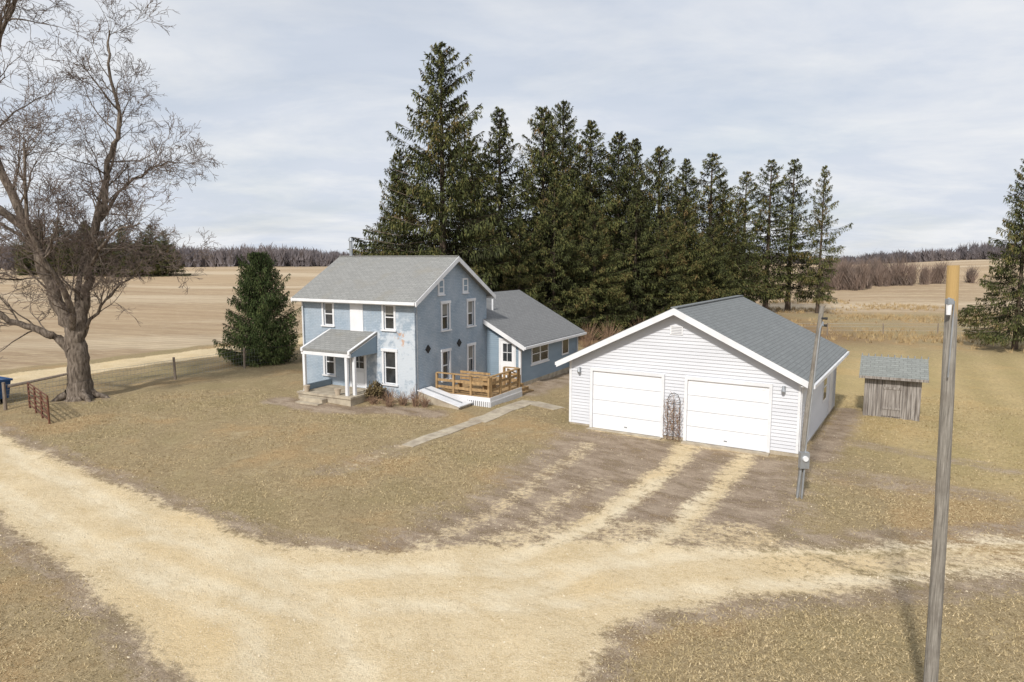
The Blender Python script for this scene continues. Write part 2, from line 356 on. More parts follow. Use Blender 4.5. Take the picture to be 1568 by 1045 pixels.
def part(name,sel):
    f=F[sel]; u,inv=np.unique(f,return_inverse=True)
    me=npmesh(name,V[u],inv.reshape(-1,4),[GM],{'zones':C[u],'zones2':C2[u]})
    me.polygons.foreach_set('use_smooth',np.ones(len(f),bool)); return addobj(name,me)
isg=fg>.03; farmr=isg&(segd(cx,cy,farm)<4)&(cy>30)|(isg&(cx<-24)&(segd(cx,cy,farm)<3))
part('ground',~isg); part('gravel_driveway',isg&~farmr); part('gravel_road',farmr)
# ------------------------------------------------------------------ grass tufts & stones
rng=np.random.default_rng(3)
def tufts():
    n=230000
    d=8.8+ (rng.random(n)**1.5)*26; an=rng.uniform(-.72,.72,n); x=np.tan(an)*d; y=d
    a,b,f=masks(x,y)
    q=np.sin(x*.55+1.3*np.sin(y*.4))*np.sin(y*.5+1.1*np.sin(x*.35))
    ok=(a+.6*(rng.random(n)-.5)<.2)&(b<.2+.6*rng.random(n))&(rng.random(n)<.55+.45*q)
    def rect(ox,oy,ang,x0,x1,y0,y1):
        c,s=math.cos(ang),math.sin(ang); lx=(x-ox)*c+(y-oy)*s; ly=-(x-ox)*s+(y-oy)*c
        return (lx>x0)&(lx<x1)&(ly>y0)&(ly<y1)
    ok&=~rect(-4.49,31.34,-.497,-7.2,2.2,-.1,14.3)&~rect(-4.49,31.34,-.497,-5.4,-2.1,-2.2,0)&~rect(-4.49,31.34,-.497,0,3.3,0,6.5)&~rect(2.47,28.4,-.559,0,9.1,-.6,9.4)
    ok&=segd(x,y,[(1.8,31.8),(.4,31.9),(-1.25,29),(-3.87,24.8)])>.55
    x=x[ok];y=y[ok];n=len(x);z=h(x,y)
    vs=[]
    for k in range(2):
        th=rng.uniform(0,6.28,n); w=rng.uniform(.005,.011,n)*(1+y/30); hh=rng.uniform(.012,.045,n)*(1+1.2*(rng.random(n)>.93)); ln=rng.uniform(.03,.1,n); ph=rng.uniform(0,6.28,n)
        bx=x+rng.normal(0,.04,n);by=y+rng.normal(0,.04,n)
        A=np.stack([bx-np.cos(th)*w,by-np.sin(th)*w,z-.003],1);B=np.stack([bx+np.cos(th)*w,by+np.sin(th)*w,z-.003],1)
        T=np.stack([bx+np.cos(ph)*ln,by+np.sin(ph)*ln,z+hh],1); vs.append(np.stack([A,B,T],1))
    Vv=np.concatenate(vs,0).reshape(-1,3); Ff=np.arange(len(Vv)).reshape(-1,3)
    g=G('dry_grass_blades'); o=g.obj(); a=g.noise(o,34,2); b=g.noise(o,.8,5)
    c=g.ramp(a,[(.3,(.24,.18,.09)),(.5,(.44,.345,.195)),(.7,(.66,.54,.35))])
    c=g.mix(g.mapr(b,.45,.65,0,.4),c,(.3,.235,.11))
    m=g.out(c,.9,0,.1)
    addobj('dry_grass',npmesh('dry_grass',Vv,Ff,[m]))
tufts()
def stones():
    n=120000; y=8.8+rng.random(n)**1.5*18; x=np.tan(rng.uniform(-.72,.72,n))*y
    a,b,f=masks(x,y); ok=(a>.3)&(rng.random(n)<.5)|((b>.4)&(rng.random(n)<.25)); x=x[ok];y=y[ok];n=len(x);z=h(x,y)-.03*a[ok]
    r=rng.uniform(.005,.014,n)*(1+1.2*(rng.random(n)>.97)); th=rng.uniform(0,6.28,n)
    P=[]
    for k in range(3):
        t=th+k*2.094+rng.normal(0,.25,n); P.append(np.stack([x+np.cos(t)*r*1.2,y+np.sin(t)*r*1.2,z-.004],1))
    P.append(np.stack([x+rng.normal(0,.3,n)*r,y+rng.normal(0,.3,n)*r,z+r*.9],1))
    Vv=np.stack(P,1).reshape(-1,3); b=np.arange(n)[:,None,None]*4
    Ff=(b+np.array([[0,1,3],[1,2,3],[2,0,3]])[None]).reshape(-1,3)
    g=G('gravel_stone'); o=g.obj(); m=g.out(g.ramp(g.noise(o,25,2),[(.3,(.42,.33,.21)),(.5,(.65,.54,.37)),(.7,(.85,.77,.62))]),.9,0,.1)
    addobj('gravel_stones',npmesh('gravel_stones',Vv,Ff,[m]))
stones()
def weeds():
    n=9000; r=np.random.default_rng(8); x=r.uniform(-14,60,n);y=r.uniform(50,110,n)
    keep=(np.sin(x*.3+y*.17)+np.sin(y*.4-x*.1)+r.normal(0,.7,n))>.7; x=x[keep];y=y[keep]; n=len(x); z=h(x,y); vs=[]
    for k in range(6):
        bx=x+r.normal(0,.12,n);by=y+r.normal(0,.12,n);w=r.uniform(.02,.05,n); hh=r.uniform(.15,.5,n)
        vs.append(np.stack([np.stack([bx-w,by,z-.02],1),np.stack([bx+w,by,z-.02],1),np.stack([bx+r.normal(0,.15,n),by+r.normal(0,.15,n),z+hh],1)],1))
    Vv=np.concatenate(vs,0).reshape(-1,3); addobj('dry_weeds',npmesh('dry_weeds',Vv,np.arange(len(Vv)).reshape(-1,3),[M['weed']]))
weeds()
# ------------------------------------------------------------------ house
H=empty('blue_brick_farmhouse',(-4.49,31.34,0),-.497)
W,D,ZE,ZP,Z0=7.03,6.5,5.12,6.98,-.3
wl=MB();fr=MB();gl=MB()
PF=plane((0,0,0),(-1,0,0),(0,-1,0)); PGb=plane((0,0,0),(0,1,0),(1,0,0))
fo=[(1.14,1.84,1.05,2.62),(1.19,1.79,3.66,4.82),(3.0,3.85,.72,2.72),(5.0,5.6,1.2,2.5),(4.99,5.59,3.7,4.82),(3.14,3.74,3.6,4.85)]
wall(wl,PF,0,W,Z0,ZE,fo,'brick')
go=[(2.24,2.84,3.5,4.8),(4.6,5.2,3.5,4.8),(2.24,2.84,1.0,2.42),(4.6,5.2,1.05,2.45)]
wall(wl,PGb,0,D,Z0,ZE,go,'brick')
wl.poly([(0,0,ZE),(0,D,ZE),(0,D/2,ZP)],'brick'); wl.poly([(-W,0,Z0),(-W,D,Z0),(-W,D,ZE),(-W,D/2,ZP),(-W,0,ZE)],'brick'); wl.poly([(0,D,Z0),(-W,D,Z0),(-W,D,ZE),(0,D,ZE)],'brick')
pbox(wl,PGb,-.0,D,0.0,.03,Z0,.42,'conc'); pbox(wl,PF,0,2.1,.0,.03,Z0,.42,'conc'); pbox(wl,PF,5.3,W,.0,.03,Z0,.42,'conc')
wl.obj('brick_walls',H)
for i,cu in ((0,.0),(1,.35),(3,0),(4,.3)): window(fr,gl,PF,*fo[i],cas=.11,curtain=cu)
for q,cu in zip(go,(.4,.45,.0,.5)): window(fr,gl,PGb,*q,cas=.11,curtain=cu)
a0,a1,b0,b1=fo[5]; pbox(fr,PF,a0-.1,a1+.1,-.05,.045,b0-.12,b1+.08,'white')
a0,a1,b0,b1=fo[2]; pbox(fr,PF,a0-.1,a0,-.02,.04,b0,b1,'white');pbox(fr,PF,a1,a1+.1,-.02,.04,b0,b1,'white');pbox(fr,PF,a0-.1,a1+.1,-.02,.05,b1,b1+.12,'white')
pbox(fr,PF,a0,a1,-.1,-.06,b0,b1,'white'); pbox(gl,PF,a0+.14,a1-.14,-.06,-.052,b0+.95,b1-.15,'glass'); pbox(fr,PF,a0+.14,a1-.14,-.06,-.045,b0+.15,b0+.75,'door_white')
am=(a0+a1)/2; pbox(fr,PF,am-.015,am+.015,-.052,-.04,b0+.95,b1-.15,'white')
for zz in (.3,.6): pbox(fr,PF,a0+.14,a1-.14,-.052,-.042,b0+.95+zz,b0+.97+zz,'white')
for s in (2.15,4.35):
    pbox(fr,PGb,s-.26,s+.26,.0,.04,5.25,6.0,'white'); pbox(fr,PGb,s-.15,s+.15,.041,.046,5.36,5.92,'siding_blue'); pbox(fr,PGb,s-.3,s+.3,.0,.08,5.2,5.25,'white'); pbox(fr,PGb,s-.15,s+.15,.046,.055,5.6,5.64,'white')
fr.obj('window_frames',H); gl.obj('window_glass',H)
dm=MB()
for s,z in ((1.0,2.72),(3.72,2.72)):
    dm.hexa([PGb(s-.2,.003,z),PGb(s,.003,z-.2),PGb(s+.2,.003,z),PGb(s,.003,z+.2)],[PGb(s-.2,.05,z),PGb(s,.05,z-.2),PGb(s+.2,.05,z),PGb(s,.05,z+.2)],'black')
dm.obj('diamond_wall_anchors',H)
rf=MB(); m_=(ZP-ZE)/(D/2); oh=.34; x0,x1=-W-.34,.34
def slab(mb,a,b,c,d,k,t=.12):
    pts=[Vector(p) for p in (a,b,c,d)]; mb.hexa(pts,[p+Vector((0,0,t)) for p in pts],k)
e=ZE-oh*m_+.02; p=ZP+.02
slab(rf,(x0,-oh,e),(x1,-oh,e),(x1,D/2,p),(x0,D/2,p),'roof_house'); slab(rf,(x0,D/2+.001,p),(x1,D/2+.001,p),(x1,D+oh,e),(x0,D+oh,e),'roof_house')
rf.box(x0,x1,D/2-.1,D/2+.1,p+.095,p+.14,'roof_house')
rf.obj('shingle_roof',H)
tr=MB()
for xx,dx in ((x1,.035),(x0-.035,.035)):
    for ya,yb in ((-oh-.03,D/2),(D+oh+.03,D/2)):
        za=ZE-oh*m_; 
        tr.hexa([(xx,ya,za-.12),(xx+dx,ya,za-.12),(xx+dx,ya,za+.1),(xx,ya,za+.1)],[(xx,yb,p-.14),(xx+dx,yb,p-.14),(xx+dx,yb,p+.1),(xx,yb,p+.1)],'white')
tr.box(x0,x1,-oh-.03,-oh-.003,e-.1,e+.07,'white'); tr.box(x0,x1,D+oh+.003,D+oh+.03,e-.1,e+.07,'white')
tr.box(x0+.02,x1-.02,-oh-.12,-oh-.035,e-.06,e+.06,'white')
tr.box(-W,0,-.05,-.003,ZE-.2,ZE-.02,'white')
tr.tube([(-W+.1,-.1,ZE-.1),(-W+.1,-.1,.5)],[.035,.035],6,'white')
tr.tube([(.06,.1,ZE-.2),(.06,.1,.5)],[.02,.02],6,'metal')
tr.obj('white_trim',H)
ch=MB(); ch.tube([(-6.9,3.6,6.2),(-6.9,3.6,8.0)],[.09,.09],10,'metal'); ch.tube([(-6.9,3.6,7.95),(-6.9,3.6,8.12)],[.15,.1],10,'metal'); ch.obj('flue_pipe',H)
po=MB()
slab(po,(-5.3,-1.95,2.68),(-2.2,-1.95,2.68),(-2.2,-.01,3.42),(-5.3,-.01,3.42),'roof_house',.1)
po.box(-5.25,-2.25,-1.93,-1.83,2.5,2.66,'white'); 
for xx in (-5.22,-2.32):
    po.hexa([(xx,-1.83,2.5),(xx+.08,-1.83,2.5),(xx+.08,-1.83,2.66),(xx,-1.83,2.66)],[(xx,-.02,2.5),(xx+.08,-.02,2.5),(xx+.08,-.02,3.38),(xx,-.02,3.38)],'siding_blue')
    po.hexa([(xx-.02,-1.98,2.64),(xx+.1,-1.98,2.64),(xx+.1,-1.98,2.8),(xx-.02,-1.98,2.8)],[(xx-.02,-.02,3.36),(xx+.1,-.02,3.36),(xx+.1,-.02,3.53),(xx-.02,-.02,3.53)],'white')
for xx,yy in ((-5.12,-1.86),(-2.5,-1.86),(-2.28,-1.6)): po.box(xx-.07,xx+.07,yy-.06,yy+.06,.7,2.52,'white')
po.box(-5.35,-2.1,-2.1,-.03,-.2,.7,'conc'); po.box(-5.4,-2.05,-2.15,-.03,.62,.72,'conc')
for i,zz in enumerate((.54,.38)): po.box(-4.9+.0,-3.5,-2.45-.3*i,-2.15-.3*i,-.2,zz,'conc')
po.box(-5.25,-5.17,-1.8,-.05,.72,1.0,'siding_blue')
for xx,yy in ((-4.9,-2.0),(-3.0,-1.95)):
    po.tube([(xx,yy,.72),(xx,yy,.95),(xx,yy,1.02)],[.11,.15,.17],12,'terra')
po.obj('front_porch',H)
wg=MB(); wx=2.09; y0,y1=6.5,14.14; we=2.5; ws=.535; rx=-2.2; rz=we+(wx-rx)*ws
ztop=lambda x: we+(wx-x)*ws
PA=plane((0,y0,0),(1,0,0),(0,-1,0)); PB=plane((wx,y0,0),(0,1,0),(1,0,0))
wg.poly([(0,y0,-.3),(wx,y0,-.3),(wx,y0,we),(0,y0,ztop(0))],'siding_blue'); wg.poly([(wx,y0,-.3),(wx,y1,-.3),(wx,y1,we),(wx,y0,we)],'siding_blue')
wg.poly([(-6.4,y1,-.3),(wx,y1,-.3),(wx,y1,we),(rx,y1,rz),(-6.4,y1,we)],'siding_blue'); wg.poly([(-6.4,D,-.3),(-6.4,y1,-.3),(-6.4,y1,we),(-6.4,D,we)],'siding_blue')
laps(wg,PA,.35,3.55,lambda z:(0.02,min(wx,(we+wx*ws-z)/ws)),'siding_blue'); laps(wg,PB,.35,we,lambda z:(0,y1-y0),'siding_blue')
pbox(wg,PB,0,y1-y0,.003,.03,-.3,.35,'conc')
pbox(wg,PA,wx-.09,wx+.03,.003,.035,.3,we,'white'); pbox(wg,PB,-.03,.09,.003,.036,.3,we-.02,'white')
wg.obj('wing_walls',H)
wf=MB();wgl=MB()
pbox(wf,PA,.8,.92,0,.05,.6,2.62,'white');pbox(wf,PA,1.72,1.84,0,.05,.6,2.62,'white');pbox(wf,PA,.8,1.84,0,.055,2.62,2.74,'white');pbox(wf,PA,.92,1.72,0,.035,.6,2.62,'door_white')
pbox(wgl,PA,1.05,1.59,.035,.042,1.5,2.45,'glass');pbox(wf,PA,1.3,1.33,.042,.05,1.5,2.45,'white');pbox(wf,PA,1.05,1.59,.042,.05,1.96,1.99,'white')
for s0,s1 in ((1.35,2.25),(2.4,3.3)):
    pbox(wf,PB,s0-.09,s1+.09,.0,.045,1.2,2.3,'white'); pbox(wgl,PB,s0,s1,.045,.05,1.3,2.2,'glass'); pbox(wf,PB,s0,s1,.05,.058,1.73,1.77,'white')
pbox(wf,PB,1.15,3.5,.0,.07,1.12,1.2,'white'); 
for s0,s1 in ((5.4,6.2),): pbox(wf,PB,s0-.09,s1+.09,.0,.045,1.2,2.3,'white'); pbox(wgl,PB,s0,s1,.045,.05,1.3,2.2,'glass')
wf.obj('wing_window_frames',H); wgl.obj('wing_window_glass',H)
wr=MB(); ox=.42
zf=lambda x: ztop(x)+.03
slab(wr,(wx+ox,y0+.01,zf(wx+ox)),(wx+ox,y1+.35,zf(wx+ox)),(rx,y1+.35,zf(rx)),(rx,y0+.01,zf(rx)),'roof_wing')
slab(wr,(wx+ox,y0-.35,zf(wx+ox)),(wx+ox,y0+.01,zf(wx+ox)),(.02,y0+.01,zf(.02)),(.02,y0-.35,zf(.02)),'roof_wing')
slab(wr,(-6.8,y0+.4,we-.2),(-6.8,y1+.35,we-.2),(rx,y1+.35,zf(rx)),(rx,y0+.4,zf(rx)),'roof_wing')
wr.obj('wing_roof',H)
wt=MB()
wt.hexa([(.03,y0-.38,zf(.03)-.14),(.03,y0-.353,zf(.03)-.14),(.03,y0-.353,zf(.03)+.1),(.03,y0-.38,zf(.03)+.1)],[(wx+ox,y0-.38,zf(wx+ox)-.14),(wx+ox,y0-.353,zf(wx+ox)-.14),(wx+ox,y0-.353,zf(wx+ox)+.1),(wx+ox,y0-.38,zf(wx+ox)+.1)],'white')
wt.box(wx+ox+.003,wx+ox+.1,y0-.38,y1+.37,zf(wx+ox)-.06,zf(wx+ox)+.07,'white')
wt.tube([(wx+.1,y1-.1,2.3),(wx+.1,y1-.1,.3)],[.035,.035],6,'white')
wt.tube([(-.6,8.2,3.6),(-.6,8.2,4.7)],[.05,.05],8,'white')
wt.box(-1.9,-1.6,8.6,8.9,4.5,4.85,'metal')
wt.obj('wing_trim',H)
bk=MB()
bk.hexa([(.04,.1,-.2),(2.3,.1,-.2),(2.3,1.15,-.2),(.04,1.15,-.2)],[(.04,.1,.85),(2.3,.1,.3),(2.3,1.15,.3),(.04,1.15,.85)],'conc')
for q in (0,1): bk.hexa([(.04,.06+q*.57,.853),(2.38,.06+q*.57,.303),(2.38,.61+q*.57,.303),(.04,.61+q*.57,.853)],[(.04,.06+q*.57,.9),(2.38,.06+q*.57,.35),(2.38,.61+q*.57,.35),(.04,.61+q*.57,.9)],'white')
bk.beam((.1,.55,.93),(2.2,.55,.43),.05,.03,'metal')
bk.obj('cellar_bulkhead_door',H)
dk=MB(); dz=.62
def rect_deck(xa,xb,ya,yb):
    n=int((yb-ya)/.14)
    for i in range(n): 
        a=ya+i*(yb-ya)/n; dk.box(xa,xb,a+.004,a+(yb-ya)/n-.004,dz-.04,dz,'deckwood')
    dk.box(xa,xb,ya-.03,ya-.002,dz-.2,dz-.01,'white'); dk.box(xb+.002,xb+.03,ya-.03,yb,dz-.2,dz-.01,'white')
rect_deck(.05,3.25,1.3,4.4); rect_deck(.05,2.2,4.41,6.4)
x_=.1
while x_<3.25: dk.box(x_,x_+.07,1.25,1.275,-.05,dz-.2,'white'); x_+=.11
y_=1.27
while y_<4.4: dk.box(3.27,3.295,y_,y_+.07,-.12,dz-.2,'white'); y_+=.11
dk.box(.1,3.2,1.29,1.3,-.1,dz-.2,'dark'); dk.box(3.22,3.24,1.3,4.4,-.1,dz-.2,'dark')  # near-black sheets behind the pickets stand in for under-deck shade
def rail(a,b,n):
    a=Vector(a);b=Vector(b)
    for i in range(n+1):
        q=a.lerp(b,i/n); dk.box(q.x-.05,q.x+.05,q.y-.05,q.y+.05,dz,dz+.92,'deckwood')
    up=Vector((0,0,1))
    dk.beam(a+up*(dz+.94),b+up*(dz+.94),.16,.045,'deckwood'); dk.beam(a+up*(dz+.6),b+up*(dz+.6),.035,.12,'deckwood'); dk.beam(a+up*(dz+.28),b+up*(dz+.28),.035,.12,'deckwood')
rail((.25,1.37,0),(3.15,1.37,0),3); rail((3.17,1.5,0),(3.17,4.3,0),3); rail((3.1,4.35,0),(2.3,4.35,0),1)
dk.box(.9,2.6,2.0,2.4,dz+.42,dz+.47,'deckwood'); dk.box(1.0,1.08,2.05,2.35,dz,dz+.42,'deckwood'); dk.box(2.4,2.48,2.05,2.35,dz,dz+.42,'deckwood')
for i in range(3): dk.box(.9,2.6,2.42,2.46,dz+.52+i*.15,dz+.63+i*.15,'deckwood')
dk.tube([(2.0,3.4,dz),(2.0,3.4,dz+.5)],[.3,.34],12,'deckwood')
for i in range(3): dk.box(2.2+.3*i,2.5+.3*i,4.7,6.1,-.2,dz-.15*(i+1),'deckwood')
dk.box(2.3,2.36,4.66,4.7,.1,1.4,'deckwood'); dk.box(3.0,3.06,4.66,4.7,0,1.1,'deckwood'); dk.beam((2.3,4.68,1.42),(3.05,4.68,1.12),.08,.05,'deckwood')
dk.obj('wooden_deck',H)
# ------------------------------------------------------------------ garage
GA=empty('white_double_garage',(2.47,28.4,0),-.559)
w,d,ge,gp=9.07,9.3,2.82,5.02
gm=MB(); sl=(gp-ge)/(w/2)
PFg=plane((0,0,0),(1,0,0),(0,-1,0)); PR=plane((w,0,0),(0,1,0),(1,0,0))
gm.poly([(0,0,-.3),(w,0,-.3),(w,0,ge),(w/2,0,gp),(0,0,ge)],'siding_white');gm.poly([(0,d,-.3),(w,d,-.3),(w,d,ge),(w/2,d,gp),(0,d,ge)],'siding_white')
gm.poly([(0,0,-.3),(0,d,-.3),(0,d,ge),(0,0,ge)],'siding_white');gm.poly([(w,0,-.3),(w,d,-.3),(w,d,ge),(w,0,ge)],'siding_white')
def gprof(z):
    if z<=ge: return 0,w
    q=(z-ge)/sl; return q,w-q
laps(gm,PFg,.12,gp,gprof,'siding_white',.13,.034); laps(gm,PR,.12,ge,lambda z:(0,d),'siding_white',.13,.034)
pbox(gm,PFg,-.01,w+.01,.003,.02,-.2,.12,'conc'); pbox(gm,PR,0,d,.003,.02,-.2,.12,'conc')
gm.obj('siding_walls',GA)
gt=MB()
for s in (-.03,w-.08): pbox(gt,PFg,s,s+.11,.003,.05,.12,ge,'white')
pbox(gt,PR,-.05,.08,.003,.051,.12,ge,'white');pbox(gt,PR,d-.08,d+.02,.003,.051,.12,ge,'white')
gd=MB()
for a0,a1 in ((1.08,4.02),(5.05,8.02)):
    zt=2.42
    pbox(gt,PFg,a0-.11,a0,.0,.13,.0,zt+.11,'white');pbox(gt,PFg,a1,a1+.11,.0,.13,.0,zt+.11,'white');pbox(gt,PFg,a0,a1,.0,.131,zt,zt+.11,'white')
    pbox(gd,PFg,a0,a1,.0,.044,.0,zt,'gap')
    for i in range(4):
        z_0=.02+i*.6; pbox(gd,PFg,a0+.008,a1-.008,.044,.062,z_0+.008,z_0+.59,'door_white')
        for j in range(4):
            wd=(a1-a0-.1)/4; q=a0+.05+j*wd
            for (u0,u1,v0,v1) in ((q+.06,q+wd-.06,z_0+.1,z_0+.125),(q+.06,q+wd-.06,z_0+.47,z_0+.495),(q+.06,q+.085,z_0+.125,z_0+.47),(q+wd-.085,q+wd-.06,z_0+.125,z_0+.47)):
                pbox(gd,PFg,u0,u1,.062,.07,v0,v1,'door_white')
    pbox(gd,PFg,a0,a1,.044,.07,.0,.02,'black')
    pbox(gd,PFg,(a0+a1)/2-.06,(a0+a1)/2+.06,.062,.085,.2,.24,'metal')
gd.obj('garage_doors',GA)
ov=.42
ge2=ge-ov*sl+.03; gp2=gp+.03
gr_=MB()
slab(gr_,(-ov,-.42,ge2),(-ov,d+.4,ge2),(w/2,d+.4,gp2),(w/2,-.42,gp2),'roof_garage',.11); slab(gr_,(w/2+.001,-.42,gp2),(w/2+.001,d+.4,gp2),(w+ov,d+.4,ge2),(w+ov,-.42,ge2),'roof_garage',.11)
gr_.box(w/2-.13,w/2+.13,-.42,d+.4,gp2+.085,gp2+.125,'roof_garage')
gr_.obj('shingle_roof',GA)
for xa in (-ov-.03,w+ov+.03):
    gt.hexa([(xa,-.455,ge2-.16),(xa,-.423,ge2-.16),(xa,-.423,ge2+.07),(xa,-.455,ge2+.07)],[(w/2,-.455,gp2-.16),(w/2,-.423,gp2-.16),(w/2,-.423,gp2+.09),(w/2,-.455,gp2+.09)],'white')
gt.box(w+ov+.003,w+ov+.09,-.45,d+.4,ge2-.08,ge2+.05,'white'); gt.box(-ov-.09,-ov-.003,-.45,d+.4,ge2-.08,ge2+.05,'white')
gt.box(w+.04,w+ov,-.4,d+.38,ge2-.06,ge2-.03,'white')
pbox(gt,PR,5.2,6.2,.0,.055,1.0,2.3,'white'); pbox(gt,PR,5.3,6.1,.055,.06,1.1,2.2,'glass'); pbox(gt,PR,5.3,6.1,.06,.07,1.63,1.68,'white')
pbox(gt,PR,7.2,8.2,.0,.055,.15,2.25,'white')
gt.box(w/2-.25,w/2+.25,-.05,-.003,4.1,4.45,'white')
for i in range(5): gt.box(w/2-.2,w/2+.2,-.056,-.05,4.14+i*.06,4.16+i*.06,'gap')
gt.obj('white_trim',GA)
ap=MB()
for a0,a1 in ((.95,4.12),(4.95,8.15)): ap.box(a0,a1,-.42,-.135,-.1,.035,'conc')
ap.obj('door_threshold_slabs',GA)
gl_=MB()
for s in (.45,8.5):
    pbox(gl_,PFg,s-.06,s+.06,.02,.06,2.3,2.5,'metal'); q=PFg(s,.13,2.25); gl_.tube([q,q+Vector((0,0,.08)),q+Vector((0,0,.26))],[.05,.08,.03],8,'metal'); gl_.beam(PFg(s,.05,2.45),PFg(s,.13,2.5),.03,.03,'metal')
gl_.obj('wall_lanterns',GA)
TR=MB(); PT=plane((0,0,0),(math.cos(-.559),math.sin(-.559),0),(-math.sin(.559),-math.cos(.559),0))
bx=lambda s,dd,z: Vector((2.47,28.4,0))+PT(s,dd,z)
for s in (4.3,4.54,4.78):
    TR.tube([bx(s,.14,0),bx(s,.14,1.6)],[.012]*2,5,'dark')
for i in range(6): TR.tube([bx(4.3,.14,.2+i*.26),bx(4.78,.14,.2+i*.26)],[.01]*2,4,'dark')
TR.tube([bx(4.3,.14,1.6),bx(4.38,.14,1.78),bx(4.54,.14,1.86),bx(4.7,.14,1.78),bx(4.78,.14,1.6)],[.012]*5,5,'dark')
for i in range(50):
    s=random.uniform(4.3,4.8);z=0 if i<14 else random.uniform(.2,1.2);pts=[]
    for j in range(6):
        pts.append(bx(s,.16+random.uniform(0,.14),z)); s=min(4.95,max(4.15,s+random.uniform(-.16,.16)));z+=random.uniform(.03,.22)
    TR.tube(pts,[.008]*6,3,'stalk')
TR.obj('rose_trellis')
cw=MB()
def walk(pl,wd):
    for (xa,ya),(xb,yb) in zip(pl[:-1],pl[1:]):
        L=math.hypot(xb-xa,yb-ya);n=max(1,round(L/1.25))
        for i in range(n): 
            t0=(i+.015)/n;t1=(i+.985)/n; dx,dy=(xb-xa)/L,(yb-ya)/L
            q=[]
            for t,sg in ((t0,1),(t0,-1),(t1,-1),(t1,1)):
                ww=wd*random.uniform(.9,1.05)
                px=xa+(xb-xa)*t-dy*sg*ww/2;py=ya+(yb-ya)*t+dx*sg*ww/2; q.append(Vector((px,py,hz(px,py)+.025+random.uniform(-.008,.008))))
            cw.hexa([p-Vector((0,0,.1)) for p in q],q,'conc')
walk([(-3.9,24.7),(-1.5,28.4)],.62); walk([(-1.5,28.45),(-.9,29.4),(.9,32.6)],.85); walk([(.95,32.2),(2.2,30.9)],.8)
cw.obj('concrete_walkway')
# ------------------------------------------------------------------ shed
SH=empty('weathered_wood_shed',(15.75,30.0,0),-.5)
sh=MB(); sw,sd=2.15,1.9
zt=lambda y:1.85+y*.32
n=13
for i in range(n):
    a=i*sw/n; o_=random.uniform(0,.02); sh.box(a+.006,a+sw/n-.006,-.03-o_,0,random.uniform(-.05,.04),1.83,'boards')
sh.hexa([(0.01,0.002,-.1),(sw-.01,0.002,-.1),(sw-.01,sd,-.1),(0.01,sd,-.1)],[(0.01,0.002,1.84),(sw-.01,0.002,1.84),(sw-.01,sd,zt(sd)),(0.01,sd,zt(sd))],'dark')  # near-black core stands in for the shaded inside behind board gaps
for xx in (-.02,sw):
    for i in range(11):
        a=i*sd/11; sh.hexa([(xx,a+.005,-.05),(xx+.02,a+.005,-.05),(xx+.02,a+sd/11-.005,-.05),(xx,a+sd/11-.005,-.05)],[(xx,a+.005,zt(a)),(xx+.02,a+.005,zt(a)),(xx+.02,a+sd/11-.005,zt(a+.15)),(xx,a+sd/11-.005,zt(a+.15))],'boards')
sh.box(.7,1.45,-.075,-.055,.1,1.75,'boards'); sh.box(.72,1.43,-.1,-.076,.4,.5,'boards');sh.box(.72,1.43,-.1,-.076,1.3,1.4,'boards')
sh.obj('board_walls',SH)
sr=MB(); slab(sr,(-.25,-.35,1.8),(sw+.25,-.35,1.8),(sw+.25,sd*.6,2.5),(-.25,sd*.6,2.5),'roof_shed',.07); slab(sr,(-.25,sd*.6+.001,2.5),(sw+.25,sd*.6+.001,2.5),(sw+.25,sd+.3,2.15),(-.25,sd+.3,2.15),'roof_shed',.07); sr.box(-.25,sw+.25,-.375,-.352,1.76,1.87,'boards')
for i in range(11): sr.tube([(-.2+i*.26,sd*.6,2.56),(-.2+i*.26,sd*.6,2.68)],[.03,.02],5,'metal')
sr.obj('shed_roof',SH)
# ------------------------------------------------------------------ poles
up=MB(); bxp,byp=6.45,9.8
up.tube([(0,0,-.3),(-.02,0,1.5),(-.03,0.02,3),(-.08,.02,5),(-.12,.05,6.9)],[.1,.096,.092,.087,.078],20,'pole')
uo=MB()
uo.tube([(-.17,-.1,5.3),(-.16,-.1,6.4)],[.01,.01],6,'metal')
uo.beam((-.12,0,6.4),(-.22,-.06,6.43),.03,.03,'metal')
uo.box(-.26,-.18,-.12,-.04,6.35,6.43,'metal'); uo.tube([(-.22,-.08,6.2),(-.22,-.08,6.35)],[.03,.04],12,'white')
UP=empty('utility_pole',(bxp,byp,0)); up.obj('wood_pole',UP,True); uo.obj('yard_light',UP)
MPo=empty('electric_meter_pole',(8.45,19.35,0)); mp_=MB()
mp_.tube([(0,.1,-.2),(.12,.1,2.4),(.42,.15,5.65)],[.085,.08,.065],12,'pole')
mp_.tube([(.02,-.08,0),(.07,-.06,1.0)],[.03,.03],8,'metal'); mp_.tube([(-.1,-.05,0),(-.02,-.04,1.0)],[.035,.035],8,'metal'); 
mp_.box(-.1,.16,-.16,.0,.95,1.42,'metal'); mp_.tube([(.03,-.16,1.25),(.03,-.22,1.25)],[.08,.075],14,'white')
mp_.tube([(.08,-.04,1.42),(.34,.03,5.0),(.4,.0,5.2),(.36,-.1,5.1)],[.022]*4,8,'metal')
for z in (5.1,5.3): mp_.tube([(.4,.1,z),(.52,-.0,z)],[.03,.04],8,'dark')
mp_.obj('pole_and_meter',MPo)
